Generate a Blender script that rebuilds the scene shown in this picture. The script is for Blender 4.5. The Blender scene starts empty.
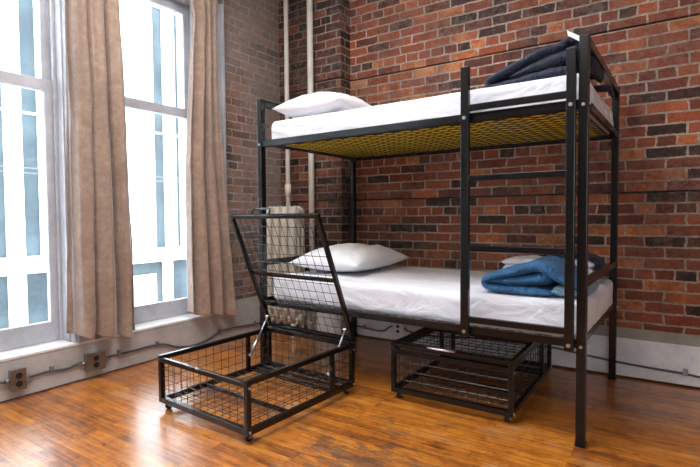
import bpy, bmesh, math, random
from math import pi, sin, cos, sqrt, radians as R
from mathutils import Vector, Matrix, noise
random.seed(7)
S = bpy.context.scene
COL = S.collection

# ------------------------------------------------------------------ helpers
class MB:
    def __init__(s): s.bm = bmesh.new()
    def box(s, x0, x1, y0, y1, z0, z1, bev=0.0):
        t = bmesh.new(); bmesh.ops.create_cube(t, size=1)
        for v in t.verts:
            v.co = Vector(((x0+x1)/2+v.co.x*(x1-x0), (y0+y1)/2+v.co.y*(y1-y0), (z0+z1)/2+v.co.z*(z1-z0)))
        if bev: bmesh.ops.bevel(t, geom=list(t.edges), offset=bev, segments=2, affect='EDGES', profile=0.6)
        s.merge(t); return s
    def merge(s, t):
        me = bpy.data.meshes.new('tmp'); t.to_mesh(me); s.bm.from_mesh(me); bpy.data.meshes.remove(me); t.free()
    def bar(s, a, b, w, h, up=(0,0,1), bev=0.0):
        a, b = Vector(a), Vector(b); d = b-a; L = d.length; d.normalize()
        u = Vector(up)
        if abs(u.dot(d)) > .98: u = Vector((1,0,0))
        sx = d.cross(u).normalized(); sz = sx.cross(d).normalized()
        t = bmesh.new(); bmesh.ops.create_cube(t, size=1)
        for v in t.verts: v.co = (a+b)/2 + d*v.co.y*L + sx*v.co.x*w + sz*v.co.z*h
        bmesh.ops.recalc_face_normals(t, faces=t.faces)
        if bev: bmesh.ops.bevel(t, geom=list(t.edges), offset=bev, segments=2, affect='EDGES', profile=0.6)
        s.merge(t); return s
    def tube(s, pts, r, n=10, caps=True):
        pts = [Vector(p) for p in pts]; rr = r if isinstance(r, (list,tuple)) else [r]*len(pts)
        bm = s.bm; rings = []; prev = None
        for i, p in enumerate(pts):
            d = (pts[min(i+1,len(pts)-1)]-pts[max(i-1,0)]).normalized()
            if prev is None:
                u = Vector((0,0,1)) if abs(d.z) < .9 else Vector((1,0,0))
                prev = d.cross(u).normalized()
            x = (prev - d*prev.dot(d)).normalized(); prev = x; y = d.cross(x)
            rings.append([bm.verts.new(p + (x*cos(2*pi*k/n)+y*sin(2*pi*k/n))*rr[i]) for k in range(n)])
        for a, b in zip(rings, rings[1:]):
            for k in range(n): 
                f = bm.faces.new((a[k], a[(k+1)%n], b[(k+1)%n], b[k])); f.smooth = n > 4
        if caps: bm.faces.new(rings[0][::-1]); bm.faces.new(rings[-1])
        return s
    def poly_prism(s, pts, axis, a, b):
        def P(p, t):
            return Vector((t, p[0], p[1])) if axis == 0 else Vector((p[0], t, p[1])) if axis == 1 else Vector((p[0], p[1], t))
        bm = s.bm
        A = [bm.verts.new(P(p, a)) for p in pts]; B = [bm.verts.new(P(p, b)) for p in pts]
        fs = [bm.faces.new(A), bm.faces.new(B[::-1])]
        n = len(pts)
        for k in range(n): fs.append(bm.faces.new((A[k], B[k], B[(k+1)%n], A[(k+1)%n])))
        bmesh.ops.recalc_face_normals(bm, faces=fs); return s
    def build(s, name, mat, parent=None, smooth=False, loc=None):
        me = bpy.data.meshes.new(name); s.bm.to_mesh(me); s.bm.free()
        if smooth:
            for p in me.polygons: p.use_smooth = True
        o = bpy.data.objects.new(name, me); COL.objects.link(o)
        mats = mat if isinstance(mat, list) else [mat]
        for m in mats: me.materials.append(m)
        if parent: o.parent = parent
        if loc: o.location = loc
        return o

def tag(o, label=None, cat=None, group=None, kind=None):
    if label: o['label'] = label
    if cat: o['category'] = cat
    if group: o['group'] = group
    if kind: o['kind'] = kind
    return o
def empty(name, loc, rz=0):
    o = bpy.data.objects.new(name, None); COL.objects.link(o); o.location = loc; o.rotation_euler = (0,0,rz)
    o.empty_display_size = .1; return o
def struct(o, label=None):
    o['kind'] = 'structure'
    if label: o['label'] = label
    return o
def recenter(o):
    me = o.data; vs = [v.co for v in me.vertices]
    c = Vector(((min(v.x for v in vs)+max(v.x for v in vs))/2, (min(v.y for v in vs)+max(v.y for v in vs))/2, min(v.z for v in vs)))
    me.transform(Matrix.Translation(-c)); o.location = o.location + c
    return o

# ------------------------------------------------------------------ materials
def newmat(name):
    m = bpy.data.materials.new(name); m.use_nodes = True
    nt = m.node_tree; b = nt.nodes['Principled BSDF']
    return m, nt, b
def N(nt, typ, **kw):
    n = nt.nodes.new(typ)
    for k, v in kw.items():
        if k in n.inputs.keys(): n.inputs[k].default_value = v
        else: setattr(n, k, v)
    return n
def link(nt, a, b): nt.links.new(a, b)
def ramp(nt, fac, stops, interp='LINEAR'):
    r = nt.nodes.new('ShaderNodeValToRGB'); r.color_ramp.interpolation = interp
    cr = r.color_ramp
    while len(cr.elements) < len(stops): cr.elements.new(.5)
    for e, (p, c) in zip(cr.elements, stops):
        e.position = p; e.color = (*c, 1) if len(c) == 3 else c
    if fac is not None: link(nt, fac, r.inputs[0])
    return r.outputs[0]
def math_(nt, op, a, b=None, clamp=False):
    n = nt.nodes.new('ShaderNodeMath'); n.operation = op; n.use_clamp = clamp
    for i, v in enumerate((a, b)):
        if v is None: continue
        if isinstance(v, (int, float)): n.inputs[i].default_value = v
        else: link(nt, v, n.inputs[i])
    return n.outputs[0]
def mix(nt, fac, a, b, typ='MIX'):
    n = nt.nodes.new('ShaderNodeMixRGB'); n.blend_type = typ
    for i, v in enumerate((fac, a, b)):
        if isinstance(v, (int, float)): n.inputs[i].default_value = v
        elif isinstance(v, tuple): n.inputs[i].default_value = (*v, 1) if len(v) == 3 else v
        else: link(nt, v, n.inputs[i])
    return n.outputs[0]
def noise_(nt, vec, scale, detail=4, rough=.55, out=0, dist=0):
    n = N(nt, 'ShaderNodeTexNoise', Scale=scale, Detail=detail, Roughness=rough, Distortion=dist)
    if vec is not None: link(nt, vec, n.inputs['Vector'])
    return n.outputs[out]
def bump(nt, b, h, strength=.3, dist=.01, normal=None):
    n = N(nt, 'ShaderNodeBump', Strength=strength, Distance=dist); link(nt, h, n.inputs['Height'])
    if normal is not None: link(nt, normal, n.inputs['Normal'])
    link(nt, n.outputs[0], b.inputs['Normal']); return n.outputs[0]
def wpos(nt): return nt.nodes.new('ShaderNodeNewGeometry').outputs['Position']
def opos(nt): return nt.nodes.new('ShaderNodeTexCoord').outputs['Object']

def simple(name, col, rough=.5, metal=0, var=.0, vscale=20, bmp=0, bscale=200, spec=None):
    m, nt, b = newmat(name); p = opos(nt)
    b.inputs['Roughness'].default_value = rough; b.inputs['Metallic'].default_value = metal
    if spec is not None: b.inputs['Specular IOR Level'].default_value = spec
    f = noise_(nt, p, vscale, 4)
    lo = tuple(c*(1-var) for c in col); hi = tuple(min(1, c*(1+var)) for c in col)
    link(nt, ramp(nt, f, [(.3, lo), (.7, hi)]), b.inputs['Base Color'])
    if bmp: bump(nt, b, noise_(nt, p, bscale, 3), bmp, .002)
    return m

def brick_mat(name, stops, mortar=(.33,.27,.21), white=0.0, soot=0.25, soot_at=None):
    m, nt, b = newmat(name)
    g = nt.nodes.new('ShaderNodeNewGeometry')
    sp = nt.nodes.new('ShaderNodeSeparateXYZ'); link(nt, g.outputs['Position'], sp.inputs[0])
    sn = nt.nodes.new('ShaderNodeSeparateXYZ'); link(nt, g.outputs['True Normal'], sn.inputs[0])
    isx = math_(nt, 'GREATER_THAN', math_(nt, 'ABSOLUTE', sn.outputs[0]), .6)
    mx = nt.nodes.new('ShaderNodeMix'); mx.data_type = 'FLOAT'
    link(nt, isx, mx.inputs[0]); link(nt, sp.outputs[0], mx.inputs[2]); link(nt, sp.outputs[1], mx.inputs[3])
    cv = nt.nodes.new('ShaderNodeCombineXYZ')
    # wobble edges a little, real hand laid bricks
    wob = noise_(nt, g.outputs['Position'], 9, 3, .6, out=1)
    ws = nt.nodes.new('ShaderNodeSeparateXYZ'); link(nt, wob, ws.inputs[0])
    fine = noise_(nt, g.outputs['Position'], 70, 2, .5, out=1)
    fs = nt.nodes.new('ShaderNodeSeparateXYZ'); link(nt, fine, fs.inputs[0])
    def w(base, a, c, k1, k2, add=0):
        t = math_(nt, 'MULTIPLY', math_(nt, 'SUBTRACT', a, .5), k1)
        u = math_(nt, 'MULTIPLY', math_(nt, 'SUBTRACT', c, .5), k2)
        return math_(nt, 'ADD', math_(nt, 'ADD', base, add), math_(nt, 'ADD', t, u))
    link(nt, w(mx.outputs[0], ws.outputs[0], fs.outputs[0], .034, .009, 10), cv.inputs[0])
    link(nt, w(sp.outputs[2], ws.outputs[1], fs.outputs[1], .014, .009, -.0115+3*.0655), cv.inputs[1])
    bt = N(nt, 'ShaderNodeTexBrick')
    bt.offset = .5; bt.offset_frequency = 2; bt.squash = .5; bt.squash_frequency = 6
    link(nt, cv.outputs[0], bt.inputs['Vector'])
    for k, v in {'Scale':1, 'Mortar Size':.0062, 'Mortar Smooth':.25, 'Bias':0, 'Brick Width':.205, 'Row Height':.0655}.items(): bt.inputs[k].default_value = v
    bt.inputs['Color1'].default_value = (0,0,0,1); bt.inputs['Color2'].default_value = (1,1,1,1); bt.inputs['Mortar'].default_value = (.5,.5,.5,1)
    P = g.outputs['Position']
    tint = math_(nt, 'ADD', bt.outputs['Color'], math_(nt, 'MULTIPLY', math_(nt, 'SUBTRACT', noise_(nt, P, 14, 5, .65), .5), .75))
    base = ramp(nt, tint, stops)
    # face wear: mottled speckle
    sp2 = ramp(nt, noise_(nt, P, 55, 6, .75), [(.30, (.38,.36,.36)), (.50, (1,1,1)), (.72, (1.4,1.35,1.3))])
    base = mix(nt, .75, base, sp2, 'MULTIPLY')
    # dusty lime smears
    wm = noise_(nt, P, 2.3, 6, .7); w2 = noise_(nt, P, 24, 5, .7)
    wf = math_(nt, 'MULTIPLY', ramp(nt, wm, [(.42, (0,0,0)), (.66, (1,1,1))]), ramp(nt, w2, [(.4, (0,0,0)), (.62, (1,1,1))]))
    wf = math_(nt, 'MULTIPLY', wf, .42+white)
    base = mix(nt, wf, base, (.42,.34,.29))
    if white > .2:
        base = mix(nt, math_(nt, 'MULTIPLY', ramp(nt, noise_(nt, P, 1.1, 5, .6), [(.40, (0,0,0)), (.60, (1,1,1))]), .55), base, (.36,.30,.27))
    # chips of pale mortar on the faces
    ch = ramp(nt, noise_(nt, P, 17, 8, .75), [(.635, (0,0,0)), (.67, (1,1,1))])
    base = mix(nt, math_(nt, 'MULTIPLY', ch, .55), base, (.5,.42,.35))
    mc = ramp(nt, noise_(nt, P, 30, 4, .7), [(.3, tuple(c*.55 for c in mortar)), (.6, mortar)])
    mc = mix(nt, ramp(nt, noise_(nt, P, 3.1, 4, .6), [(.45, (0,0,0)), (.75, (.6,.6,.6))]), mc, tuple(c*.3 for c in mortar))
    col = mix(nt, bt.outputs['Fac'], base, mc)
    # old soot staining, broad and uneven
    so = ramp(nt, noise_(nt, P, 2.3, 8, .72), [(.42, (1,1,1)), (.68, (1-soot,)*3)])
    col = mix(nt, 1, col, so, 'MULTIPLY')
    link(nt, col, b.inputs['Base Color'])
    b.inputs['Roughness'].default_value = .75; b.inputs['Specular IOR Level'].default_value = .3
    h = math_(nt, 'ADD', math_(nt, 'MULTIPLY', math_(nt, 'SUBTRACT', 1, bt.outputs['Fac']), 1.0), math_(nt, 'MULTIPLY', noise_(nt, P, 60, 6, .7), .55))
    bump(nt, b, h, .8, .008)
    return m

BR = [(0.0,(.035,.020,.018)),(.10,(.08,.030,.024)),(.26,(.16,.043,.026)),(.5,(.24,.060,.029)),(.78,(.30,.078,.035)),(.95,(.40,.115,.042)),(1.0,(.50,.19,.07))]
M = {}
M['brick'] = brick_mat('brick', BR, mortar=(.50,.41,.33), soot=.55)
M['brick_left'] = brick_mat('brick_limed', [(0,(.08,.055,.05)),(.3,(.17,.085,.065)),(.6,(.25,.115,.085)),(1,(.32,.18,.14))], mortar=(.46,.42,.39), white=.6, soot=.2)
M['brick_dark'] = brick_mat('brick_sooty', [(0,(.018,.012,.011)),(.35,(.06,.027,.021)),(.7,(.13,.045,.03)),(1,(.27,.09,.045))], mortar=(.34,.28,.23), soot=.45)

def painted(name, col=(.62,.62,.64), grime=.5, rough=.55):
    m, nt, b = newmat(name); P = wpos(nt)
    f = noise_(nt, P, 5, 7, .7); f2 = noise_(nt, P, 42, 5, .7)
    c = ramp(nt, f, [(.3, tuple(x*.72 for x in col)), (.6, col)])
    c = mix(nt, math_(nt, 'MULTIPLY', ramp(nt, f2, [(.55,(0,0,0)),(.72,(1,1,1))]), grime), c, (.28,.25,.22))
    link(nt, c, b.inputs['Base Color']); b.inputs['Roughness'].default_value = rough
    bump(nt, b, math_(nt, 'ADD', f, math_(nt, 'MULTIPLY', f2, .3)), .35, .008)
    return m
M['base_white'] = painted('base_white_paint', (.84,.86,.90), .25)
M['base_left'] = painted('left_base_paint', (.50,.49,.49), .35)
M['window_paint'] = painted('window_paint', (.50,.51,.56), .15, .45)
M['sill_paint'] = painted('sill_paint', (.86,.87,.88), .08, .4)
M['ledge'] = painted('mortar_ledge', (.36,.33,.29), .6, .85)
M['plaster'] = painted('plaster', (.62,.60,.57), .1, .7)
M['ceiling'] = painted('ceiling_paint', (.7,.7,.68), .1, .7)

def floor_mat():
    m, nt, b = newmat('floor_boards'); P = wpos(nt)
    sp = nt.nodes.new('ShaderNodeSeparateXYZ'); link(nt, P, sp.inputs[0])
    cv = nt.nodes.new('ShaderNodeCombineXYZ')
    link(nt, math_(nt, 'ADD', sp.outputs[0], 20.3), cv.inputs[0]); link(nt, math_(nt, 'ADD', sp.outputs[1], 20.02), cv.inputs[1])
    bt = N(nt, 'ShaderNodeTexBrick'); bt.offset = .37; bt.offset_frequency = 3
    link(nt, cv.outputs[0], bt.inputs['Vector'])
    for k, v in {'Scale':1, 'Mortar Size':.0010, 'Mortar Smooth':.3, 'Bias':0, 'Brick Width':.95, 'Row Height':.058}.items(): bt.inputs[k].default_value = v
    bt.inputs['Color1'].default_value = (0,0,0,1); bt.inputs['Color2'].default_value = (1,1,1,1); bt.inputs['Mortar'].default_value = (.5,.5,.5,1)
    mp = N(nt, 'ShaderNodeMapping'); mp.inputs['Scale'].default_value = (1.6, 26, 1); link(nt, P, mp.inputs[0])
    # each board gets its own grain offset
    mp2 = nt.nodes.new('ShaderNodeVectorMath'); mp2.operation = 'ADD'; link(nt, mp.outputs[0], mp2.inputs[0])
    sc = nt.nodes.new('ShaderNodeVectorMath'); sc.operation = 'SCALE'; sc.inputs['Scale'].default_value = 9; link(nt, bt.outputs['Color'], sc.inputs[0]); link(nt, sc.outputs[0], mp2.inputs[1])
    gr = noise_(nt, mp2.outputs[0], 2.2, 8, .7, dist=.4)
    t = math_(nt, 'ADD', math_(nt, 'MULTIPLY', bt.outputs['Color'], .09), math_(nt, 'MULTIPLY', math_(nt,'ADD',math_(nt,'MULTIPLY',gr,.55),math_(nt,'MULTIPLY',noise_(nt, P, 9, 8, .8),.45)), .83))
    c = ramp(nt, t, [(.33,(.11,.034,.011)),(.41,(.29,.086,.013)),(.48,(.50,.165,.020)),(.56,(.66,.26,.034)),(.66,(.70,.34,.08))])
    # worn pale patches and greyed traffic stains
    mpw = N(nt, 'ShaderNodeMapping'); mpw.inputs['Scale'].default_value = (1, 1.7, 1); link(nt, P, mpw.inputs[0])
    wear = ramp(nt, noise_(nt, mpw.outputs[0], 2.6, 8, .72), [(.54,(0,0,0)),(.66,(1,1,1))])
    c = mix(nt, math_(nt, 'MULTIPLY', wear, .5), c, (.50,.30,.15))
    mps = N(nt, 'ShaderNodeMapping'); mps.inputs['Scale'].default_value = (1, 2.6, 1); mps.inputs['Location'].default_value = (3.7, 1.2, 0); link(nt, P, mps.inputs[0])
    st = ramp(nt, noise_(nt, mps.outputs[0], 2.2, 9, .78), [(.56,(0,0,0)),(.63,(1,1,1))])
    # the greatest stain lies on the open floor in front of the bed
    vd = nt.nodes.new('ShaderNodeVectorMath'); vd.operation = 'DISTANCE'; link(nt, P, vd.inputs[0]); vd.inputs[1].default_value = (-.98, 1.55, 0)
    near = ramp(nt, vd.outputs['Value'], [(.0,(1,1,1)),(.5,(0,0,0))])
    st2 = ramp(nt, math_(nt, 'ADD', math_(nt,'MULTIPLY',near,.22), noise_(nt, mps.outputs[0], 11, 8, .75)), [(.60,(0,0,0)),(.66,(1,1,1))])
    stn = math_(nt, 'MAXIMUM', math_(nt, 'MULTIPLY', st, .6), math_(nt, 'MULTIPLY', math_(nt, 'MULTIPLY', st2, ramp(nt, near, [(0,(0,0,0)),(.3,(1,1,1))])), .62))
    c = mix(nt, stn, c, (.085,.06,.048))
    sk = ramp(nt, noise_(nt, P, 38, 6, .8), [(.30,(.35,.3,.28)),(.42,(1,1,1))])
    c = mix(nt, .6, c, sk, 'MULTIPLY')
    c = mix(nt, bt.outputs['Fac'], c, (.03,.014,.006))
    link(nt, c, b.inputs['Base Color'])
    r = math_(nt, 'ADD', .18, math_(nt, 'MULTIPLY', noise_(nt, P, 6, 7, .7), .28))
    r = math_(nt, 'ADD', r, math_(nt, 'MULTIPLY', wear, .1)); link(nt, r, b.inputs['Roughness'])
    b.inputs['Specular IOR Level'].default_value = .5; b.inputs['Coat Weight'].default_value = .7; b.inputs['Coat Roughness'].default_value = .22
    h = math_(nt, 'ADD', math_(nt, 'MULTIPLY', math_(nt, 'SUBTRACT', 1, bt.outputs['Fac']), .6), math_(nt, 'MULTIPLY', gr, .25))
    h = math_(nt, 'ADD', h, math_(nt, 'MULTIPLY', bt.outputs['Color'], .05))
    bump(nt, b, h, .35, .004)
    return m
M['floor'] = floor_mat()
M['steel'] = simple('black_powder_steel', (.004,.005,.006), .24, 0, .2, 30, .02, 300, .5)
M['steel_rail'] = M['steel']
M['wire'] = simple('black_wire', (.010,.010,.012), .35, 0, .1, 20, 0, 1, .6)
M['chrome'] = simple('zinc', (.62,.64,.66), .3, 1, .1, 40)
M['yellow'] = simple('yellow_ticking', (.95,.66,.012), .85, 0, .12, 30, .2, 150)
def sheet_mat(name, col=(.74,.75,.82), fold=.8, sc=(4,11,8)):
    m, nt, b = newmat(name); p = opos(nt)
    mp = N(nt, 'ShaderNodeMapping'); mp.inputs['Scale'].default_value = sc; mp.inputs['Rotation'].default_value = (0,0,.5); link(nt, p, mp.inputs[0])
    f = noise_(nt, mp.outputs[0], 1.1, 4, .5, dist=.8)
    f2 = noise_(nt, p, 260, 2)
    b.inputs['Base Color'].default_value = (*col, 1); b.inputs['Roughness'].default_value = .85
    b.inputs['Sheen Weight'].default_value = .2; b.inputs['Specular IOR Level'].default_value = .25
    bump(nt, b, math_(nt, 'ADD', f, math_(nt, 'MULTIPLY', f2, .02)), fold, .03)
    return m
M['sheet'] = sheet_mat('white_sheet')
M['pillow'] = sheet_mat('pillow_cotton', (.78,.78,.82), .5, (9,7,9))
def quilt(name, col, hi):
    m, nt, b = newmat(name); p = opos(nt)
    f = noise_(nt, p, 16, 5, .6, dist=.6); f2 = noise_(nt, p, 60, 4, .6)
    link(nt, ramp(nt, f, [(.3, col), (.7, hi)]), b.inputs['Base Color'])
    b.inputs['Roughness'].default_value = .7; b.inputs['Sheen Weight'].default_value = .06
    mp = N(nt, 'ShaderNodeMapping'); mp.inputs['Scale'].default_value = (26, 12, 7); link(nt, p, mp.inputs[0])
    f3 = noise_(nt, mp.outputs[0], 1.6, 3, .5, dist=.5)
    bump(nt, b, math_(nt, 'ADD', math_(nt, 'ADD', f3, math_(nt,'MULTIPLY',f,.5)), math_(nt, 'MULTIPLY', f2, .15)), .9, .02)
    return m
M['blue'] = quilt('blue_quilt', (.012,.080,.20), (.028,.15,.34))
M['navy'] = quilt('navy_quilt', (.003,.007,.022), (.006,.015,.042))
M['teal'] = quilt('teal_lining', (.16,.30,.38), (.24,.40,.47))
M['tag'] = simple('white_tag', (.75,.78,.8), .6)
def curtain_mat():
    m, nt, b = newmat('tan_curtain'); p = opos(nt)
    f = noise_(nt, p, 28, 6, .7, dist=.5); f2 = noise_(nt, p, 5, 4, .6)
    t = math_(nt, 'ADD', math_(nt, 'MULTIPLY', f, .6), math_(nt, 'MULTIPLY', f2, .4))
    c = ramp(nt, t, [(.3,(.27,.185,.145)),(.5,(.40,.285,.225)),(.7,(.56,.43,.345))])
    link(nt, c, b.inputs['Base Color']); b.inputs['Roughness'].default_value = .75; b.inputs['Sheen Weight'].default_value = .5
    bump(nt, b, f, .25, .006)
    tr = nt.nodes.new('ShaderNodeBsdfTranslucent'); link(nt, mix(nt, .5, c, (.6,.42,.30)), tr.inputs[0])
    ms = nt.nodes.new('ShaderNodeMixShader'); ms.inputs[0].default_value = .22
    link(nt, b.outputs[0], ms.inputs[1]); link(nt, tr.outputs[0], ms.inputs[2])
    link(nt, ms.outputs[0], nt.nodes['Material Output'].inputs[0]); return m
M['curtain'] = curtain_mat()
def glass_mat():
    m, nt, b = newmat('window_glass')
    t = nt.nodes.new('ShaderNodeBsdfTransparent'); t.inputs[0].default_value = (.96,.98,.98,1)
    g = nt.nodes.new('ShaderNodeBsdfGlossy'); g.inputs['Roughness'].default_value = .02
    fr = N(nt, 'ShaderNodeFresnel', IOR=1.45); ms = nt.nodes.new('ShaderNodeMixShader')
    link(nt, math_(nt, 'MULTIPLY', fr.outputs[0], .6), ms.inputs[0]); link(nt, t.outputs[0], ms.inputs[1]); link(nt, g.outputs[0], ms.inputs[2])
    link(nt, ms.outputs[0], nt.nodes['Material Output'].inputs[0]); nt.nodes.remove(b); return m
M['glass'] = glass_mat()
M['pipe'] = simple('cream_pipe', (.60,.57,.52), .5, 0, .12, 8, .1, 60)
M['radiator'] = simple('cream_radiator', (.62,.58,.50), .5, 0, .1, 12, .1, 80)
M['metalbox'] = simple('galvanised_box', (.30,.31,.32), .45, .7, .25, 30, .1, 90)
M['plate'] = simple('brown_steel_plate', (.20,.155,.12), .4, .5, .2, 30)
M['dark'] = simple('dark_socket', (.01,.01,.012), .5)
M['cable'] = simple('grey_cable', (.075,.08,.085), .5, 0, .2, 30)
M['ivory'] = simple('white_outlet', (.75,.75,.75), .45)
M['groove'] = simple('dark_groove', (.01,.008,.007), .9)
M['concrete'] = simple('pale_facade', (.88,.90,.92), .8, 0, .04, .8)
M['facade_glass'] = simple('facade_glass', (.050,.066,.076), .6, 0, .35, 1.3, 0, 1, .1)
M['sidewalk'] = simple('pavement', (.3,.31,.32), .9, 0, .1, 2)
M['creampanel'] = simple('cream_panel', (.85,.66,.42), .7)

# ------------------------------------------------------------------ room
XW, YB, YBR = -3.0, 3.352, 3.40
XR, YF, ZC = 2.6, -2.4, 3.3
struct(MB().box(-3.3, XR+.2, YF-.2, YBR+.2, -.1, 0).build('floor', M['floor']), 'worn varnished orange plank floor')
struct(MB().box(-3.3, XR+.2, YF-.2, YBR+.2, ZC, ZC+.1).build('ceiling', M['ceiling']))
# back wall: three lifts of brick with a recessed joint between them
b = MB()
for z0, z1 in ((.25, 1.119), (1.130, 2.108), (2.120, ZC)): b.box(-2.27, XR+.2, YBR, YBR+.12, z0, z1)
b.box(-2.60, XR+.2, YBR+.12, YBR+.2, 0, ZC)
struct(b.build('wall_back', M['brick']), 'red brick wall behind the bunk bed')
b = MB()
for z0, z1 in ((.25, 1.119), (1.130, 2.108), (2.120, ZC)): b.box(-2.605, -2.27, 3.262, YBR+.12, z0, z1); b.box(-3.2, -2.605, YBR, YBR+.12, z0, z1)
b.box(-2.59, -2.285, 3.29, YBR+.11, 0, ZC-.01); b.box(-3.2, -2.605, YBR+.12, YBR+.2, 0, ZC)
o = b.build('wall_pilaster', M['brick_dark']); struct(o, 'sooty brick pilaster in the corner behind the pipes')
# brick end of window wall
XBL = -3.05
struct(MB().box(-3.3, XBL, 2.69, YBR+.12, .26, ZC).build('wall_left', M['brick_left']), 'lime-stained brick at the end of the window wall')
struct(MB().box(XR, XR+.2, YF-.2, YBR+.2, 0, ZC).build('wall_right', M['plaster']))
struct(MB().box(-3.3, XR, YF-.2, YF, 0, ZC).build('wall_front', M['brick_dark']))
# painted bases with sloping mortar ledge
b = MB(); b.box(-2.27, XR, YB, YBR+.12, .012, .243, .004)
struct(b.build('baseboard_back', M['base_white']), 'white painted base under the brick wall')
b = MB().poly_prism([(YB+.002,.242),(YBR+.02,.242),(YBR+.02,.31),(YBR-.002,.297)], 0, -2.27, XR)
struct(b.build('trim_1', M['ledge']))
struct(MB().box(-2.613, -2.262, 3.225, 3.36, .012, .243, .004).box(-3.0, -2.613, YB, YBR+.12, .012, .243, .004).build('baseboard_pilaster', M['base_white']))
struct(MB().poly_prism([(3.228,.242),(3.29,.242),(3.29,.31),(3.26,.295)], 0, -2.609, -2.266).poly_prism([(YB+.002,.242),(YBR+.02,.242),(YBR+.02,.31),(YBR-.002,.297)], 0, -3.06, -2.609).build('trim_2', M['ledge']))
struct(MB().box(-3.3, XW, YF, YBR+.1, .012, .228, .003).build('baseboard_left', M['base_left']), 'grey-white painted panel below the windows')
struct(MB().box(-3.3, XW+.004, YF, 2.70, .226, .242, .003).build('trim_3', M['sill_paint']), 'long white window sill')
struct(MB().poly_prism([(XW,.226),(XBL-.03,.226),(XBL-.03,.31),(XBL,.30)], 1, 2.70, YBR+.05).build('trim_4', M['ledge']))
# window openings (y0,y1); piers and head between
WIN = [(.71, 1.50), (1.745, 2.535), (-.325, .465), (-1.36, -.57)]
WT = 3.16
edges = sorted(WIN)
pier = MB(); y = YF
for a, c in edges:
    pier.box(-3.3, XW-.012, y, a, .24, WT); y = c
pier.box(-3.3, XW-.012, y, 2.69, .24, WT)
pier.box(-3.3, XW-.012, YF, 2.69, WT, ZC)
struct(pier.build('wall_left_piers', M['window_paint']))
ti = 5
for a, c in edges:        # moulded casings either side of each opening
    for s, yy in ((-1, a), (1, c)):
        k = MB(); w = .15 if yy > 2.5 else .10
        y0, y1 = (yy, yy+s*w) if s > 0 else (yy-w, yy)
        k.box(XW-.012, XW+.006, min(y0,y1), max(y0,y1), .242, WT, .003)
        k.box(XW+.006, XW+.018, *((max(y0,y1)-.03, max(y0,y1)) if s > 0 else (min(y0,y1), min(y0,y1)+.03)), .242, WT, .003)
        k.box(XW-.002, XW+.014, *((yy+.0, yy+.018) if s > 0 else (yy-.018, yy)), .242, WT, .003)
        struct(k.build('trim_%d' % ti, M['window_paint'])); ti += 1

def sash(par, x0, x1, ya, yb, z0, z1, st, tr, brl, name):
    k = MB()
    k.box(x0, x1, ya, ya+st, z0, z1, .004); k.box(x0, x1, yb-st, yb, z0, z1, .004)
    k.box(x0, x1, ya+st-.002, yb-st+.002, z0, z0+brl, .004); k.box(x0, x1, ya+st-.002, yb-st+.002, z1-tr, z1, .004)
    xi = x1-.012
    f = k.build(name, M['window_paint'], par)
    xm = (x0+x1)/2
    MB().box(xm-.002, xm+.002, ya+st-.004, yb-st+.004, z0+brl-.004, z1-tr+.004).build('pane', M['glass'], f)
    return f
for i, (a, c) in enumerate(WIN):
    w = empty('window_%d' % (i+1), (0,0,0)); struct(w, ['white sash window cut by the left picture edge', 'white sash window between the two tan curtains', None, None][i] or 'sash window further along the wall')
    fr = MB()   # jamb lining with parting beads
    for s, yy in ((1, a), (-1, c)):
        y0, y1 = sorted((yy, yy+s*.014)); fr.box(-3.29, -3.002, y0, y1, .242, WT, .002)
        y0, y1 = sorted((yy+s*.012, yy+s*.030)); fr.box(-3.155, -3.135, y0, y1, .242, 2.66, .003); fr.box(-3.206, -3.198, y0, y1, .242, 2.66)
        y0, y1 = sorted((yy+s*.012, yy+s*.022)); fr.box(-3.075, -3.05, y0, y1, .242, WT, .003)
    fr.box(-3.26, -3.14, a+.014, c-.014, 2.645, 2.715, .005)        # transom bar
    fr.box(-3.165, -3.10, a+.014, c-.014, 2.70, 2.725, .004)
    fr.build('window_frame', M['window_paint'], w)
    lo = sash(w, -3.198, -3.160, a+.014, c-.014, .244, 1.830, .058, .068, .122, 'lower_sash')
    up = sash(w, -3.246, -3.208, a+.014, c-.014, 1.770, 2.645, .048, .068, .055, 'upper_sash')
    sash(w, -3.235, -3.197, a+.014, c-.014, 2.715, WT, .045, .05, .045, 'transom_sash')
    if i == 1:
        k = MB()
        for (yy, zz, r0) in ((2.098,1.402,.010),(2.112,1.384,.008),(2.094,1.366,.009),(2.106,1.35,.006),(2.090,1.425,.006)): k.tube([(-3.176,yy,zz),(-3.1745,yy+.002,zz)], r0, 8)
        k.build('sticker', M['dark'], lo)

# curtain rod and bracket
rod = empty('curtain_rod', (-2.93, 1.0, 2.80)); tag(rod, 'grey metal curtain rod above the windows, at the top picture edge', 'curtain rod')
MB().tube([(0,-2.2,0),(0,1.66,0)], .012, 12).build('pole', M['metalbox'], rod)
for yy in (1.655, .60, -.42):
    k = MB().box(-.066, -.050, yy-.018, yy+.018, -.14, .04, .003).bar((-.055,yy,-.05),(.0,yy,-.02),.012,.012).box(-.014,.014,yy-.012,yy+.012,-.03,.02,.003)
    k.build('bracket', M['metalbox'], rod)

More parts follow.
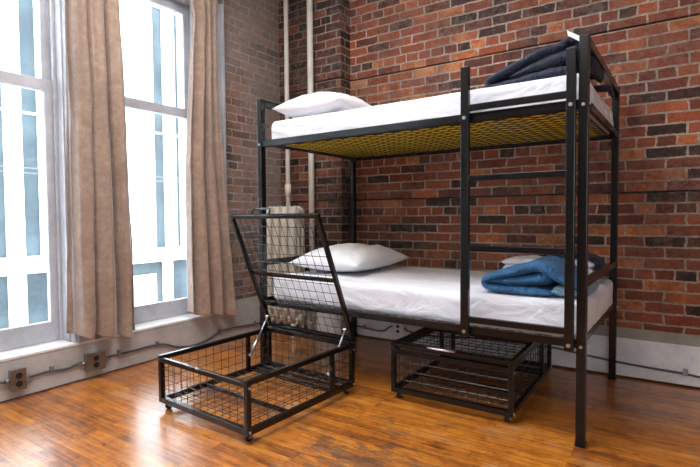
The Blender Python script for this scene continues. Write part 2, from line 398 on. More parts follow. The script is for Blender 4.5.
# curtains
def curtain(name, label, prof, folds, amp, seed, xc=-2.955):
    rnd = random.Random(seed); ph = [rnd.uniform(0, 6.28) for _ in range(8)]
    bm = bmesh.new(); nu, nv = 150, 60; grid = []
    def lerp(t, k):
        for (t0, *a), (t1, *b2) in zip(prof, prof[1:]):
            if t <= t1:
                f = (t-t0)/(t1-t0); f = f*f*(3-2*f); return a[k]*(1-f)+b2[k]*f
        return prof[-1][1+k]
    for j in range(nv+1):
        t = j/nv; row = []
        ya, yb, za, zb = (lerp(t, k) for k in range(4))
        for i in range(nu+1):
            u = i/nu
            z = za*(1-u)+zb*u
            w = u + .018*sin(2*pi*u*2.3+ph[0]+t*1.2) + .012*sin(2*pi*u*5+ph[1]-t*2)
            tt = 1 - t
            a = amp*(.55+.45*t)*(1+.35*sin(5*u+ph[2]))
            fx = sin(2*pi*folds*w+ph[3]+.5*sin(2*t+ph[4]))
            x = xc + a*(abs(fx)**.7*(1 if fx > 0 else -1)) + .010*sin(2*pi*folds*2.1*w+ph[5]+t*3) + .012*noise.noise(Vector((u*6, t*7, seed)))
            y = ya + (yb-ya)*u + .012*sin(2*pi*folds*w*1+ph[6]+1.2) + .006*noise.noise(Vector((u*4, t*9, seed+5)))
            z += .008*sin(2*pi*folds*w) * (t if t > .9 else 0)
            row.append(bm.verts.new((x, y, z)))
        grid.append(row)
    for j in range(nv):
        for i in range(nu):
            f = bm.faces.new((grid[j][i], grid[j][i+1], grid[j+1][i+1], grid[j+1][i])); f.smooth = True
    me = bpy.data.meshes.new(name); bm.to_mesh(me); bm.free(); me.materials.append(M['curtain'])
    o = bpy.data.objects.new(name, me); COL.objects.link(o); recenter(o)
    s = o.modifiers.new('Solidify', 'SOLIDIFY'); s.thickness = .004
    tag(o, label, 'curtain', 'tan curtains at the windows'); return o
# profile rows: t, y_left, y_right, z_left, z_right
curtain('curtain', 'wide tan curtain hanging on the pier between the two windows',
        [(0,1.455,1.80,2.815,2.815),(.15,1.46,1.815,2.42,2.42),(.5,1.46,1.85,1.55,1.52),(.8,1.45,1.88,.75,.70),(1,1.44,1.885,.30,.215)], 3.4, .062, 3)
curtain('curtain', 'narrow gathered tan curtain at the right side of the windows, beside the brick',
        [(0,2.30,2.62,2.815,2.815),(.075,2.335,2.57,2.62,2.62),(.14,2.375,2.555,2.45,2.45),(.28,2.34,2.56,2.1,2.1),(.55,2.29,2.60,1.40,1.36),(.8,2.28,2.655,.78,.72),(1,2.275,2.695,.29,.212)], 3.1, .058, 11)

# ------------------------------------------------------------------ bunk bed
TH = R(-1.1); BX, BY, BL, BW, BH = -.3303, 2.262, 1.896, 1.035, 1.743
bed = empty('bunk_bed', (BX, BY, 0), TH)
tag(bed, 'black steel bunk bed with a ladder, against the brick wall', 'bunk bed')
T = .038; H2 = T/2
for (x, y) in ((0,0),(-BL,0),(0,BW),(-BL,BW)):
    k = MB().box(x-H2, x+H2, y-H2, y+H2, .004, BH, .003)
    post = k.build('corner_post', M['steel'], bed)
    MB().box(x-H2-.002, x+H2+.002, y-H2-.002, y+H2+.002, 0, .02, .002).build('foot_cap', M['steel'], post)
    k = MB()
    sx = 1 if x == 0 else -1; sy = -1 if y == 0 else 1
    for z in (.438, 1.460):
        MB().tube([(x+sx*H2, y, z), (x+sx*(H2+.007), y, z)], .008, 8).build('bolt', M['chrome'], post)
        MB().tube([(x, y+sy*H2, z-.005), (x, y+sy*(H2+.006), z-.005)], .007, 8).build('bolt', M['chrome'], post)
for z0, z1 in ((.424, .459), (1.442, 1.481)):
    for y, s in ((-.004, -1), (BW+.004, 1)):
        k = MB().box(-BL+H2, -H2, y-.008, y+.008, z0, z1, .002)
        k.box(-BL+H2, -H2, min(y, y-s*.035), max(y, y-s*.035), z0, z0+.004)
        k.build('side_rail', M['steel_rail'], bed)
    for x, s in ((0, 1), (-BL, -1)):
        d = .012
        k = MB().box(x-.008, x+.008, H2, BW-H2, z0+d, z1+d-.002, .002)
        k.build('end_rail', M['steel_rail'], bed)
for x in (0, -BL):
    MB().box(x-H2, x+H2, H2, BW-H2, BH-.042, BH-.001, .003).build('end_bar', M['steel'], bed)
    MB().box(x-.013, x+.013, H2, BW-H2, .680, .716, .003).build('end_bar', M['steel'], bed)
# woven diamond wire decks
def deck(z):
    k = MB(); x0, x1, y0, y1 = -BL+.03, -.03, .03, BW-.03
    ax, ay, r = .115, .068, .0022
    for s in (1, -1):
        c = -60
        # lines y = s*(ay/ax)*x + c
        sl = s*ay/ax*1.0
        n0 = int((y0 - max(sl*x0, sl*x1))/ay)-1; n1 = int((y1 - min(sl*x0, sl*x1))/ay)+1
        for n in range(n0, n1+1):
            cc = n*ay
            pts = []
            for xx in (x0, x1):
                yy = sl*xx+cc
                if y0 <= yy <= y1: pts.append((xx, yy))
            for yy in (y0, y1):
                xx = (yy-cc)/sl
                if x0 < xx < x1: pts.append((xx, yy))
            if len(pts) >= 2:
                a, b2 = pts[0], pts[1]; zz = z + (.002 if s > 0 else -.002)
                if (Vector(a)-Vector(b2)).length > .01: k.bar((*a, zz), (*b2, zz), r*2, r*1.6)
    for yy in (y0, y1): k.bar((x0,yy,z),(x1,yy,z), .008, .008)
    for xx in (x0, x1): k.bar((xx,y0,z),(xx,y1,z), .008, .008)
    return k
k = deck(1.452); k.build('wire_deck', M['wire'], bed)
k = deck(.440); k.build('wire_deck', M['wire'], bed)
# ladder hung on the front
LY = -.040
for x0, x1, top in ((-.528, -.488, 1.695), (-.062, -.025, 1.690)):
    k = MB().box(x0, x1, LY-.010, LY+.016, .415, top, .003)
    lp = k.build('ladder_post', M['steel'], bed)
    xm = (x0+x1)/2
    for z in (1.455, .440): MB().tube([(xm, LY-.016, z), (xm, LY-.008, z)], .0085, 10).build('bolt', M['chrome'], lp)
for z0 in (1.486, 1.156, .825, .484):
    MB().box(-.489, -.057, LY-.010, LY+.014, z0, z0+.029, .003).build('ladder_rung', M['steel'], bed)

# ------------------------------------------------------------------ soft goods
def rbox(L, W, H, r, nx, ny, nz, fn=None):
    """rounded box on z 0..H, centred in xy"""
    bm = bmesh.new(); V = {}
    hx, hy = L/2, W/2
    def vert(i, j, k):
        key = (i, j, k)
        if key in V: return V[key]
        p = Vector((-hx+L*i/nx, -hy+W*j/ny, H*k/nz))
        q = Vector((max(-hx+r, min(hx-r, p.x)), max(-hy+r, min(hy-r, p.y)), max(r, min(H-r, p.z))))
        d = p-q
        if d.length > 1e-6: p = q + d.normalized()*min(r, max(abs(d.x), abs(d.y), abs(d.z)))
        if fn: p = fn(p, i/nx, j/ny, k/nz)
        V[key] = bm.verts.new(p); return V[key]
    def face(*ks):
        f = bm.faces.new([vert(*k) for k in ks]); f.smooth = True
    for i in range(nx):
        for j in range(ny):
            face((i,j,0),(i,j+1,0),(i+1,j+1,0),(i+1,j,0)); face((i,j,nz),(i+1,j,nz),(i+1,j+1,nz),(i,j+1,nz))
    for i in range(nx):
        for k in range(nz):
            face((i,0,k),(i+1,0,k),(i+1,0,k+1),(i,0,k+1)); face((i,ny,k),(i,ny,k+1),(i+1,ny,k+1),(i+1,ny,k))
    for j in range(ny):
        for k in range(nz):
            face((0,j,k),(0,j,k+1),(0,j+1,k+1),(0,j+1,k)); face((nx,j,k),(nx,j+1,k),(nx,j+1,k+1),(nx,j,k+1))
    return bm
def mattress(z, H, label, seed, x0=-1.858, x1=-.006):
    L = x1-x0; W = BW-.075
    root = empty('mattress', (0,0,0)); root.parent = None
    ca, sa = cos(TH), sin(TH)
    cx, cy = (x0+x1)/2, BW/2
    root.location = (BX+cx*ca-cy*sa, BY+cx*sa+cy*ca, z); root.rotation_euler = (0,0,TH)
    tag(root, label, 'mattress')
    def fn(p, u, v, w):
        n = noise.noise(Vector((p.x*2.4, p.y*3.5, seed)))
        n2 = noise.noise(Vector((p.x*9+p.z*12, p.y*11-p.z*6, seed+3)))
        # slight diagonal drag lines in the fitted sheet
        dg = noise.noise(Vector(((p.x+p.z*.6)*5, (p.z+p.x*.25)*26, seed+9)))
        if w > .1:
            side = 1 if (v < .02 or v > .98) else 0
            p.z += .006*n*w + .0022*n2
            p.y += (-.004*dg)*(1 if v < .05 else 0)*sin(pi*min(1, w*1.1))
            if u < .02 or u > .98: p.x += .006*n2
        return p
    bm = rbox(L, W, H, .034, 130, 60, 14, fn)
    k = MB(); k.bm.free(); k.bm = bm
    k.build('sheet', M['sheet'], root)
    k = MB().box(-L/2+.05, L/2-.05, -W/2+.05, W/2-.05, -.003, .004); k.build('ticking', M['yellow'], root)
    return root
mattress(1.459, .150, 'white-sheeted mattress on the upper bunk with yellow underside', 1)
mattress(.447, .165, 'white-sheeted mattress on the lower bunk', 5, x1=.006)

def bedpt(x, y, z=0):
    ca, sa = cos(TH), sin(TH); return Vector((BX+x*ca-y*sa, BY+x*sa+y*ca, z))

def pillow(c, L, W, H, rz, label, seed, tilt=(0,0)):
    bm = bmesh.new(); n, m = 56, 40; top = []; bot = []
    for i in range(n+1):
        for s, store in ((1, top), (-1, bot)):
            row = []
            for j in range(m+1):
                u, v = 2*i/n-1, 2*j/m-1
                e = max(0, 1-abs(u)**2.4)**.52 * max(0, 1-abs(v)**2.4)**.52
                pin = 1 - .09*(1-abs(u)**2) * (abs(v)**3)
                pin2 = 1 - .09*(1-abs(v)**2) * (abs(u)**3)
                x = u*L/2*pin2; y = v*W/2*pin
                wr = noise.noise(Vector((u*3, v*3, seed)))*.10 + noise.noise(Vector((u*7+v*3, v*6, seed+2)))*.05
                crease = -.16*math.exp(-((u*.7+v*.3-.25)/.10)**2)*max(0,.9-abs(v))
                h = H*(.62 if s > 0 else .38)*e
                z = H*.38 + s*h*(1+(wr+crease)*(1 if s > 0 else .0))
                if s < 0: z = max(z, .0)
                row.append((x, y, z))
            store.append(row)
    VT = [[bm.verts.new(p) for p in r] for r in top]; VB = [[bm.verts.new(p) for p in r] for r in bot]
    for i in range(n):
        for j in range(m):
            bm.faces.new((VT[i][j], VT[i+1][j], VT[i+1][j+1], VT[i][j+1])); bm.faces.new((VB[i][j], VB[i][j+1], VB[i+1][j+1], VB[i+1][j]))
    bmesh.ops.remove_doubles(bm, verts=bm.verts, dist=.0004)
    for f in bm.faces: f.smooth = True
    k = MB(); k.bm.free(); k.bm = bm
    o = k.build('pillow', M['pillow']); o.location = c; o.rotation_euler = (tilt[0], tilt[1], rz+TH)
    tag(o, label, 'pillow'); return o
pillow(bedpt(-1.60, .37, 1.611), .50, .66, .185, R(4), 'white pillow on the upper bunk', 2, (0, 0))
pillow(bedpt(-1.58, .56, .614), .54, .76, .185, R(3), 'white pillow on the lower bunk, behind the crate lid', 8, (0, 0))

def catmull(pts, n):
    out = []; P = [Vector((p[0], p[1])) for p in pts]; P = [P[0]*2-P[1]] + P + [P[-1]*2-P[-2]]
    segs = len(P)-3
    for k in range(n+1):
        t = k/n*segs; i = min(int(t), segs-1); f = t-i
        a, b2, c, d = P[i:i+4]
        out.append(.5*((2*b2)+(c-a)*f+(2*a-5*b2+4*c-d)*f*f+(3*b2-a-3*c+d)*f**3))
    return out
def ribbon(bm, pts, th, y0, y1, seed, slant=0.0, puff=1.0, ny=26, drop=None):
    """puffy folded cloth layer: profile path in xz swept along y"""
    C = catmull([p[:2] for p in pts], 48); n = len(C)
    ths = [th*(p[2] if len(p) > 2 else 1) for p in pts]
    def thk(t):
        s = t*(len(ths)-1); i = min(int(s), len(ths)-2); return ths[i]*(1-s+i)+ths[i+1]*(s-i)
    loops = []
    for j in range(ny+1):
        v = j/ny; e = max(.03, 1-abs(2*v-1)**7)**.5; loop = []
        yy = y0+(y1-y0)*v
        up, dn = [], []
        for i, c in enumerate(C):
            t = i/(n-1)
            d = (C[min(i+1,n-1)]-C[max(i-1,0)]).normalized(); nr = Vector((-d.y, d.x))
            endr = max(.05, 1-abs(2*t-1)**14)**.5
            q = 1 + .22*noise.noise(Vector((c.x*16, yy*9, seed+c.y*14))) + .10*noise.noise(Vector((c.x*42, yy*24, seed+4)))
            h = thk(t)/2*e*endr*q*puff
            sx = slant*(v)*1.0
            up.append((c.x+nr.x*h+sx, yy + .008*noise.noise(Vector((c.x*20, c.y*20, seed+v))), c.y+nr.y*h))
            dn.append((c.x-nr.x*h+sx, yy + .008*noise.noise(Vector((c.x*20, c.y*20, seed+v))), c.y-nr.y*h))
        loop = up + dn[::-1]
        loops.append([bm.verts.new(p) for p in loop])
    m = len(loops[0])
    fs = []
    for a, b2 in zip(loops, loops[1:]):
        for k in range(m): fs.append(bm.faces.new((a[k], a[(k+1)%m], b2[(k+1)%m], b2[k])))
    for L in (loops[0], loops[-1]):   # cap ends with strips
        for k in range(n-1): fs.append(bm.faces.new((L[k], L[k+1], L[m-2-k], L[m-1-k])))
    bmesh.ops.recalc_face_normals(bm, faces=fs)
    for f in fs: f.smooth = True
def cloth(name, layers, mat, loc, label=None, cat=None, parent=None):
    bm = bmesh.new()
    for L in layers: ribbon(bm, **L)
    k = MB(); k.bm.free(); k.bm = bm
    o = k.build(name, mat, parent)
    if not parent:
        o.location = loc; o.rotation_euler = (0,0,TH); tag(o, label, cat)
    return o
# lower bunk: blue comforter, bed-local coordinates shifted to its base
zb = .618
blue = cloth('folded_comforter', [
    dict(pts=[(-.055,.050,.6),(-.10,.060,.8),(-.155,.090,1.0),(-.21,.125,1.15),(-.26,.136,1.15),(-.35,.108),(-.44,.082),(-.497,.056,.9),(-.487,.028,.85),(-.42,.019,.85),(-.30,.017,.95),(-.17,.016,.9)], th=.050, y0=.17, y1=.60, seed=1),
    dict(pts=[(-.465,.054,.8),(-.38,.060),(-.29,.068,1.2),(-.225,.082,1.35),(-.20,.098,1.0)], th=.050, y0=.185, y1=.58, seed=6),
], M['blue'], bedpt(.042, -.105, zb), 'puffy blue folded comforter with pale teal lining on the lower bunk', 'comforter')
cloth('lining', [dict(pts=[(-0.19,0.019,0.7),(-0.15,0.024),(-0.08,0.026,1.0),(-0.04,0.024,0.9)], th=.05, y0=.195, y1=.57, seed=3),
                 dict(pts=[(-.18,.040,.5),(-.12,.040,.8),(-.05,.038,.7)], th=.030, y0=.20, y1=.57, seed=4)], M['teal'], None, parent=blue)
blue.children[0]['label'] = 'pale teal lining'
linen = cloth('folded_sheet', [
    dict(pts=[(-.60,.05),(-.45,.052),(-.25,.055),(-.10,.056)], th=.080, y0=.64, y1=.97, seed=21),
    dict(pts=[(-.60,.100,.8),(-.45,.103),(-.25,.105),(-.10,.104,.8)], th=.050, y0=.64, y1=.96, seed=22)], M['sheet'], bedpt(.05,0,zb-.004), 'white folded sheet behind the blue comforter', 'folded linen')
navy2 = cloth('folded_blanket', [
    dict(pts=[(-.36,.140,.5),(-.25,.145,.8),(-.14,.143),(-.07,.12,1.1),(-.05,.07),(-.05,.03)], th=.026, y0=.66, y1=.86, seed=31, puff=1.1)], M['navy'], bedpt(.02,0,zb), 'dark navy blanket draped over the folded white sheet', 'blanket')
flat = cloth('crumpled_blanket', [
    dict(pts=[(-.17,.012,.6),(-.09,.02,1.2),(-.045,.016,.7)], th=.035, y0=.22, y1=.60, seed=35)], M['teal'], bedpt(.0,0,zb)) if False else None
# upper bunk: navy comforter with white care tag
zu = 1.613
navy = cloth('folded_comforter', [
    dict(pts=[(-.10,.155,.8),(-.19,.150),(-.30,.115),(-.40,.080,.9),(-.462,.050,.9),(-.45,.022,.7),(-.33,.026),(-.20,.038,1.2),(-.07,.045,1.2)], th=.058, y0=.14, y1=.62, seed=41),
    dict(pts=[(-.36,.052,.5),(-.26,.078,1.1),(-.15,.105,1.5),(-.06,.120,1.4),(-.02,.125,1.0)], th=.062, y0=.15, y1=.60, seed=44),
    dict(pts=[(-.14,.165,.9),(-.09,.180,1.0),(-.05,.165,1.1),(-.015,.10,1.0),(-.01,.045,.8)], th=.050, y0=.16, y1=.52, seed=47),
    dict(pts=[(-.05,.03,.6),(-.02,.028,.8),(.022,.02,.8),(.036,-.01,.7),(.040,-.025,.4)], th=.030, y0=.50, y1=.60, seed=49),
], M['navy'], bedpt(0, 0, zu), 'dark navy folded comforter at the ladder end of the upper bunk', 'comforter')
k = MB().bar((-.098,.20,.196),(-.052,.17,.172),.004,.055,up=(0,1,.4)); 
k = MB(); k.poly_prism([(-.098,.216),(-.040,.176),(-.036,.150),(-.094,.192)], 1, .140, .150)
k.build('care_tag', M['tag'], navy)
navy.children[0]['label'] = 'small white tag'

# ------------------------------------------------------------------ rolling mesh crates
def wiregrid(k, o, ux, uy, L, W, step_x, step_y, r=.0019):
    """grid of wires spanned by unit vectors ux, uy from corner o"""
    o, ux, uy = Vector(o), Vector(ux), Vector(uy); nrm = ux.cross(uy).normalized()
    nx = max(1, round(L/step_x)); ny = max(1, round(W/step_y))
    for i in range(1, nx):
        a = o+ux*(L*i/nx); k.tube([a+nrm*r*.8, a+uy*W+nrm*r*.8], r, 4, False)
    for j in range(1, ny):
        a = o+uy*(W*j/ny); k.tube([a-nrm*r*.8, a+ux*L-nrm*r*.8], r, 4, False)
def crate(name, label, loc, rz, L, W, z0, z1, lid_deg):
    """origin at near right-hand front corner; x from -L to 0, y 0..W"""
    root = empty(name, (*loc, 0), rz); tag(root, label, 'storage crate', 'rolling mesh storage crates')
    t = .024; e = t/2
    k = MB()
    for y in (e, W-e): k.box(-L, 0, y-e, y+e, z0, z0+t+.004, .002)
    for x in (-e, -L+e): k.box(x-e, x+e, t, W-t, z0, z0+t+.004, .002)
    k.build('base_frame', M['steel'], root)
    k = MB()
    k.box(-L+t, -t, 0, t*.75, z1-t-.010, z1-.010, .002)      # front rail sits a little lower
    k.box(-L+t, -t, W-t, W, z1-t, z1, .002)
    k.box(-t, 0, 0, W, z1-t, z1, .002); k.box(-L, -L+t, 0, W, z1-t, z1, .002)
    tf = k.build('top_frame', M['steel'], root)
    if lid_deg > 5: MB().box(-L*.53, -L*.49, -.006, .001, z1-.012, z1-.004, .002).build('latch', M['chrome'], root)
    for x in (-e, -L+e):
        for y in (e, W-e):
            p = MB().box(x-e, x+e, y-e, y+e, z0+t, z1-t, .002).build('corner_post', M['steel'], root)
            sx = 1 if x > -L/2 else -1
            for z in (z0+t*.6, z1-t*.6-.02): MB().tube([(x+sx*e, y, z), (x+sx*(e+.005), y, z)], .006, 8).build('bolt', M['chrome'], p)
    for x in (-e, -L+e): MB().box(x-e*.9, x+e*.9, W*.76-.011, W*.76+.011, z0+t, z1-t, .002).build('middle_post', M['steel'], root)
    h = z1-z0-2*t
    def panel(o, ux, uy, a, b2):
        k = MB(); wiregrid(k, o, ux, uy, a, b2, .052, .047); k.build('mesh_panel', M['wire'], root)
    panel((-L+t, e, z0+t), (1,0,0), (0,0,1), L-2*t, h)
    panel((-L+t, W-e, z0+t), (1,0,0), (0,0,1), L-2*t, h)
    panel((-e, t, z0+t), (0,1,0), (0,0,1), W-2*t, h)
    panel((-L+e, t, z0+t), (0,1,0), (0,0,1), W-2*t, h)
    k = MB(); wiregrid(k, (-L+t, t, z0+t*.9), (1,0,0), (0,1,0), L-2*t, W-2*t, .052, .052)
    k.build('floor_mesh', M['wire'], root)
    for y in (W*.36, W*.80, W*.88): MB().box(-L+t, -t, y-.010, y+.010, z0+.002, z0+.018, .002).build('floor_bar', M['steel'], root)
    for x in (-L+.035, -.035):
        for y in (.035, W-.035):
            k = MB().box(x-.020, x+.020, y-.020, y+.020, z0-.005, z0, .001).bar((x-.014,y,z0-.003),(x-.014,y,.016),.003,.022,up=(0,1,0)).bar((x+.014,y,z0-.003),(x+.014,y,.016),.003,.022,up=(0,1,0))
            c = k.build('caster', M['metalbox'], root)
            MB().tube([(x-.010,y,.0165),(x+.010,y,.0165)], .0165, 16).build('wheel', M['dark'], c)
    # lid, modelled flat from its hinge towards the front then rotated about the hinge
    lid = MB(); A = R(lid_deg)     # 0 = closed
    hy, hz = W-.006, z1+.002
    LW = W-.004
    def rot(p):   # p: x, distance from hinge d, height h
        x, d, hh = p; return Vector((x, hy - d*cos(A) - hh*sin(A)*0 + (-hh*sin(A))*-1*0 + hh*sin(A), hz + d*sin(A) + hh*cos(A)))
    up = Vector((0, sin(A), cos(A)))
    def lb(k, a, b2, w=.022, h=.022): k.bar(rot((*a, .011)), rot((*b2, .011)), w, h, up=up, bev=.002)
    lb(lid, (-L+.011, 0), (-L+.011, LW)); lb(lid, (-.011, 0), (-.011, LW))
    lb(lid, (-L+.02, .011), (-.02, .011)); lb(lid, (-L+.02, LW-.011), (-.02, LW-.011))
    lo = lid.build('lid', M['steel'], root)
    k = MB(); lb(k, (-L+.02, LW*.5), (-.02, LW*.5), .018, .018); k.build('crossbar', M['steel'], lo)
    k = MB(); o = rot((-L+.02, .02, .011)); ux = Vector((1,0,0)); uy = (rot((-L+.02, 1.02, .011))-o).normalized()
    wiregrid(k, o, ux, uy, L-.04, LW-.04, .055, .056, .0021); k.build('wire_mesh', M['wire'], lo)
    if lid_deg > 5:
        hx = -L*.62; k = MB()
        pts = [rot((hx-.09, LW-.01, .022)), rot((hx-.09, LW+.012, .042)), rot((hx-.085, LW+.018, .052)), rot((hx+.045, LW+.018, .052)), rot((hx+.05, LW+.012, .042)), rot((hx+.05, LW-.01, .022))]
        k.tube(pts, .006, 8); k.build('handle', M['chrome'] if False else M['steel'], lo)
    else:
        hx = -L*.55; k = MB()
        pts = [rot((hx-.07, LW-.01, .022)), rot((hx-.07, LW+.02, .03)), rot((hx+.07, LW+.02, .03)), rot((hx+.07, LW-.01, .022))]
        k.tube(pts, .006, 8); k.build('handle', M['chrome'], lo)
    if lid_deg > 5:
        for x in (-L+.034, -.034):
            a = rot((x, .085, -.004)); b2 = Vector((x, W-.19, z1-.135))
            mid = a.lerp(b2, .52)
            g = MB().tube([a, mid], .0045, 8).tube([mid, b2], .0085, 10)
            g.tube([a-Vector((.012,0,0)), a+Vector((.012,0,0))], .009, 8).tube([b2-Vector((.012,0,0)), b2+Vector((.012,0,0))], .009, 8)
            g.build('gas_strut', M['chrome'], root)
    return root
crate('storage_crate', 'black wire mesh crate on casters with its lid raised, on the open floor', (-1.533, 1.474), R(-3.18), .688, .783, .04, .285, 67)
crate('storage_crate', 'black wire mesh crate with closed lid, pushed under the bunk bed', (-.627, 2.297), R(.44), .652, .885, .04, .285, 0)

# ------------------------------------------------------------------ corner: radiator and pipes
rad = empty('radiator', (-2.715, 3.06, 0)); tag(rad, 'cream cast iron column radiator in the corner by the pipes', 'radiator')
nsec = 4; pit = .088
for i in range(nsec):
    x = (i-(nsec-1)/2)*pit
    k = MB()
    bm = k.bm
    for yy in (-.05, .0, .05):
        pts = [(x, yy, .13), (x, yy, .25), (x, yy, .9), (x, yy*.96, 1.0), (x, yy*.7, 1.05), (x, yy*.2, 1.068)]
        k.tube(pts, [.030,.036,.036,.036,.034,.018], 12)
    k.tube([(x,-.055,.15),(x,.055,.15)], [.042,.042], 12)
    k.tube([(x-.03,-.01,1.02),(x+.03,-.01,1.02)], .040, 12)
    k.tube([(x-.045,0,1.0),(x+.045,0,1.0)], .045, 14)
    if i in (0, nsec-1):
        for yy in (-.05,.05): k.tube([(x,yy,.14),(x,yy,.02),(x,yy*1.1,.0)], [.026,.016,.024], 10)
    k.build('radiator_section', M['radiator'], rad)
for zz in (.17,.98): MB().tube([(-.17,0,zz),(.17,0,zz)], .020, 12).build('connecting_tube', M['radiator'], rad)
k = MB().tube([(-.16,-.02,.17),(-.20,-.02,.17),(-.20,-.02,.03)], .013, 10).tube([(-.20,-.02,.17),(-.20,-.02,.23)], [.02,.014], 10).tube([(-.20,-.02,.03),(-.20,-.02,0)], .014, 10)
k.build('valve', M['radiator'], rad)
def pipe(x, label, coup, r):
    p = empty('heating_pipe', (x, 3.190, 0)); tag(p, label, 'pipe', 'vertical pipes in the corner')
    MB().tube([(0,0,0),(0,0,ZC)], r, 18).build('pipe_run', M['pipe'], p)
    for z in coup: MB().tube([(0,0,z-.05),(0,0,z-.045),(0,0,z+.045),(0,0,z+.05)], [r,r+.008,r+.008,r], 18).build('coupling', M['pipe'], p)
    return p
pipe(-2.782, 'left thinner cream pipe running up the corner above the radiator', (1.22,), .020)
pipe(-2.525, 'right thicker cream pipe running floor to ceiling beside the radiator', (.35,), .025)

# ------------------------------------------------------------------ outlets and cables
def outlet_box(y, z, w, h, label, n):
    r0 = empty('outlet_box', (XW, y, z-h/2)); tag(r0, label, 'electrical outlet', 'steel outlet boxes on the window wall')
    MB().box(.0, .036, -w/2, w/2, 0, h, .003).build('box', M['metalbox'], r0)
    k = MB().box(.036, .041, -w/2-.002, w/2+.002, -.002, h+.002, .002); pl = k.build('cover_plate', M['plate'], r0)
    for zz in (h*.3, h*.7): MB().tube([(.041, 0, zz), (.0435, 0, zz)], .017, 14).build('socket', M['dark'], pl)
    for q in (-1, 1): MB().tube([(.018,q*(w/2+.022),h*.5),(.018,q*w/2,h*.5)], .013, 10).build('cable_gland', M['metalbox'], r0)
outlet_box(1.165, .119, .072, .112, 'left steel outlet box at the picture edge, below the first window', 1)
outlet_box(1.590, .111, .110, .104, 'wide steel outlet box below the pier curtain', 2)
def cable(name, label, pts, clips, axis):
    P = [Vector(p) for p in pts]; c = sum(P, Vector())/len(P)
    base = P[0].copy(); base.z = 0
    r0 = empty(name, base); tag(r0, label, 'cable')
    # smooth
    Q = []
    for i in range(len(P)-1):
        a, b2, c2, d = P[max(i-1,0)], P[i], P[i+1], P[min(i+2,len(P)-1)]
        for s in range(6):
            f = s/6; Q.append(.5*((2*b2)+(c2-a)*f+(2*a-5*b2+4*c2-d)*f*f+(3*b2-a-3*c2+d)*f**3))
    Q.append(P[-1])
    MB().tube([q-base for q in Q], .0065, 8).build('sheath', M['cable'], r0)
    for p in clips:
        p = Vector(p)-base; k = MB()
        if axis == 0: k.box(p.x-.007, p.x+.011, p.y-.009, p.y+.009, p.z-.012, p.z+.026, .002)
        else: k.box(p.x-.012, p.x+.012, p.y-.011, p.y+.007, p.z-.012, p.z+.026, .002)
        k.build('clip', M['metalbox'], r0)
X0 = XW+.008
cable('electrical_cable', 'grey cable between the two steel outlet boxes', [(X0+.01,1.222,.114),(X0,1.26,.112),(X0,1.33,.114),(X0,1.42,.103),(X0,1.47,.112),(X0+.01,1.515,.122)], [(X0,1.345,.116)], 0)
cable('electrical_cable', 'short grey cable entering the left outlet box from the picture edge', [(X0,.4,.10),(X0,.7,.11),(X0,.98,.12),(X0,1.05,.125),(X0+.01,1.108,.116)], [(X0,.9,.115)], 0)
cable('electrical_cable', 'long grey cable running along the window wall to the corner', [(X0+.01,1.666,.112),(X0,1.72,.112),(X0,1.80,.108),(X0,1.98,.112),(X0,2.09,.100),(X0,2.20,.055),(X0,2.34,.035),(X0,2.48,.05),(X0,2.56,.078),(X0,2.68,.093),(X0,2.82,.085),(X0,3.0,.075),(X0,3.19,.07)], [(X0,1.755,.112),(X0,2.035,.108),(X0,2.60,.085),(X0,2.98,.075)], 0)
YO = YB-.008
ob = empty('wall_outlet', (-1.79, YB, .067)); tag(ob, 'white wall outlet on the back base, seen below the lower bunk', 'electrical outlet')
MB().box(-.046,.046,-.030,0,0,.095,.004).build('box', M['ivory'], ob)
for zz in (.028,.066): MB().tube([(0,-.0305,zz),(0,-.033,zz)], .013, 12).build('socket', M['dark'], ob)
cable('electrical_cable', 'grey cable left of the white wall outlet, behind the bed', [(-2.22,YO,.085),(-2.15,YO,.085),(-2.03,YO,.072),(-1.93,YO,.078),(-1.87,YO-.006,.118),(-1.838,YO-.008,.125)], [(-2.11,YO,.08)], 1)
cable('electrical_cable', 'grey cable along the back base from the outlet to the right', [(-1.742,YO-.008,.125),(-1.70,YO,.10),(-1.5,YO,.09),(-1.1,YO,.125),(-.70,YO,.13),(-.554,YO,.118),(-.274,YO,.093),(.05,YO,.080),(.3,YO,.06),(.9,YO,.07),(1.8,YO,.08)], [(-.75,YO,.13),(.053,YO,.083),(.95,YO,.07)], 1)

# ------------------------------------------------------------------ outside
FX = -9.0
bld = empty('office_building', (FX, 0, 0)); tag(bld, 'overexposed white office facade with blue glass strips, seen through the windows', 'building')
MB().box(-3, -.20, -14, 22, -4, 22).build('curtain_glass', M['facade_glass'], bld)
for y0, y1 in ((-14,-9),(-8.2,-4.5),(-3.6,-1.2),(-.4,2.3),(2.75,3.12),(3.50,3.77),(4.02,6.27),(6.51,6.80),(6.90,9.5),(10.3,14),(15,22)):
    MB().box(-.21, -.15, y0, y1, .30, 22, .01).build('pier', M['concrete'], bld)
for y0, y1 in ((-14,-4.5),(-3.6,2.4),(3.50,3.77),(4.4,5.0),(6.42,6.66),(7.6,9.5),(10.3,22)):
    MB().box(-.21, -.15, y0, y1, -4, .05, .01).build('lower_pier', M['concrete'], bld)
k = MB().box(-.21, .0, -14, 22, .06, .34, .01); k.build('floor_band', M['concrete'], bld)
for z in (2.75, 5.4, 8.2, 11): MB().box(-.205, -.18, -14, 22, z, z+.05).build('mullion', M['metalbox'], bld)
MB().box(-.19, -.12, 5.1, 6.23, -1.6, -.20, .01).build('shop_panel', M['creampanel'], bld)
wr = empty('overhead_wires', (-8.0, 0, 0)); tag(wr, 'pair of thin dark wires crossing outside both windows', 'wires')
for z in (1.66, 1.735): MB().tube([(0,-8,z),(0,18,z)], .012, 6).build('wire', M['cable'], wr)
struct(MB().box(-12, -3.3, -14, 22, -4.2, -4).build('street', M['sidewalk']))

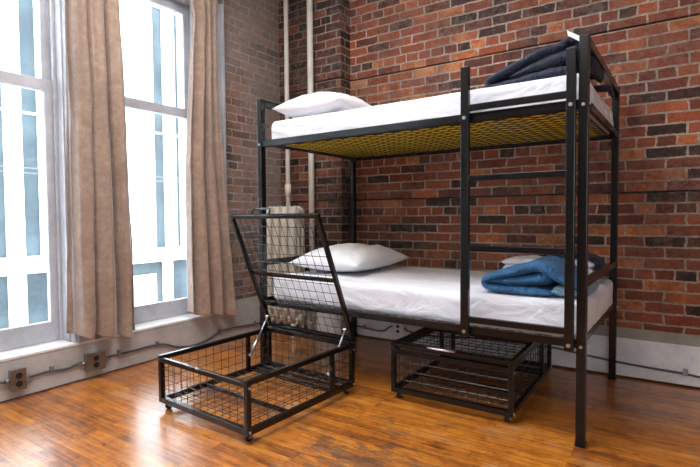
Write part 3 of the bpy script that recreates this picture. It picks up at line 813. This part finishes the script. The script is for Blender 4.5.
# ------------------------------------------------------------------ light
w = bpy.data.worlds.new('World'); S.world = w; w.use_nodes = True
nt = w.node_tree; bg = nt.nodes['Background']
bg.inputs[0].default_value = (.86,.93,1,1); bg.inputs[1].default_value = SKY = 11
def area(name, loc, rot, sx, sy, e, col=(1,1,1), portal=False):
    l = bpy.data.lights.new(name, 'AREA'); l.shape = 'RECTANGLE'; l.size = sx; l.size_y = sy; l.energy = e; l.color = col
    if portal: l.cycles.is_portal = True
    o = bpy.data.objects.new(name, l); COL.objects.link(o); o.location = loc; o.rotation_euler = rot; return o
for i, (a, c) in enumerate(WIN):
    area('window_portal', (-3.30, (a+c)/2, (.24+WT)/2), (0, -pi/2, 0), WT-.24, c-a, 1, portal=True)
area('ceiling_lamp', (-1.5, 1.2, 3.25), (0,0,0), 1.4, 1.4, 80, (1,.97,.94))
area('ceiling_lamp', (-1.4, -.9, 3.25), (0,0,0), 1.4, 1.4, 40, (1,.97,.94))
# added fill before the windowless rear wall, brightens the upper bunk's underside
area('rear_fill', (1.0, YF+.03, 1.45), (pi/2,0,0), 1.5, 1.7, 34, (.92,.96,1))

# ------------------------------------------------------------------ camera
f, yaw, pitch, roll = 486.6251, R(33.8951), R(-2.1436), R(-.4241)
F = Vector((-sin(yaw)*cos(pitch), cos(yaw)*cos(pitch), sin(pitch))); Rt = F.cross(Vector((0,0,1))).normalized(); U = Rt.cross(F)
R2 = Rt*cos(roll)+U*sin(roll); U2 = -Rt*sin(roll)+U*cos(roll)
cd = bpy.data.cameras.new('Camera'); cam = bpy.data.objects.new('Camera', cd); COL.objects.link(cam)
cd.sensor_width = 36; cd.lens = f/700*36; cd.clip_start = .02
cam.matrix_world = Matrix(((R2.x,U2.x,-F.x,0),(R2.y,U2.y,-F.y,0),(R2.z,U2.z,-F.z,1.0),(0,0,0,1)))
S.camera = cam
S.view_settings.view_transform = 'Standard'; S.view_settings.look = 'None'; S.view_settings.gamma = 1
S.view_settings.use_curve_mapping = False
S.view_settings.exposure = 0.12
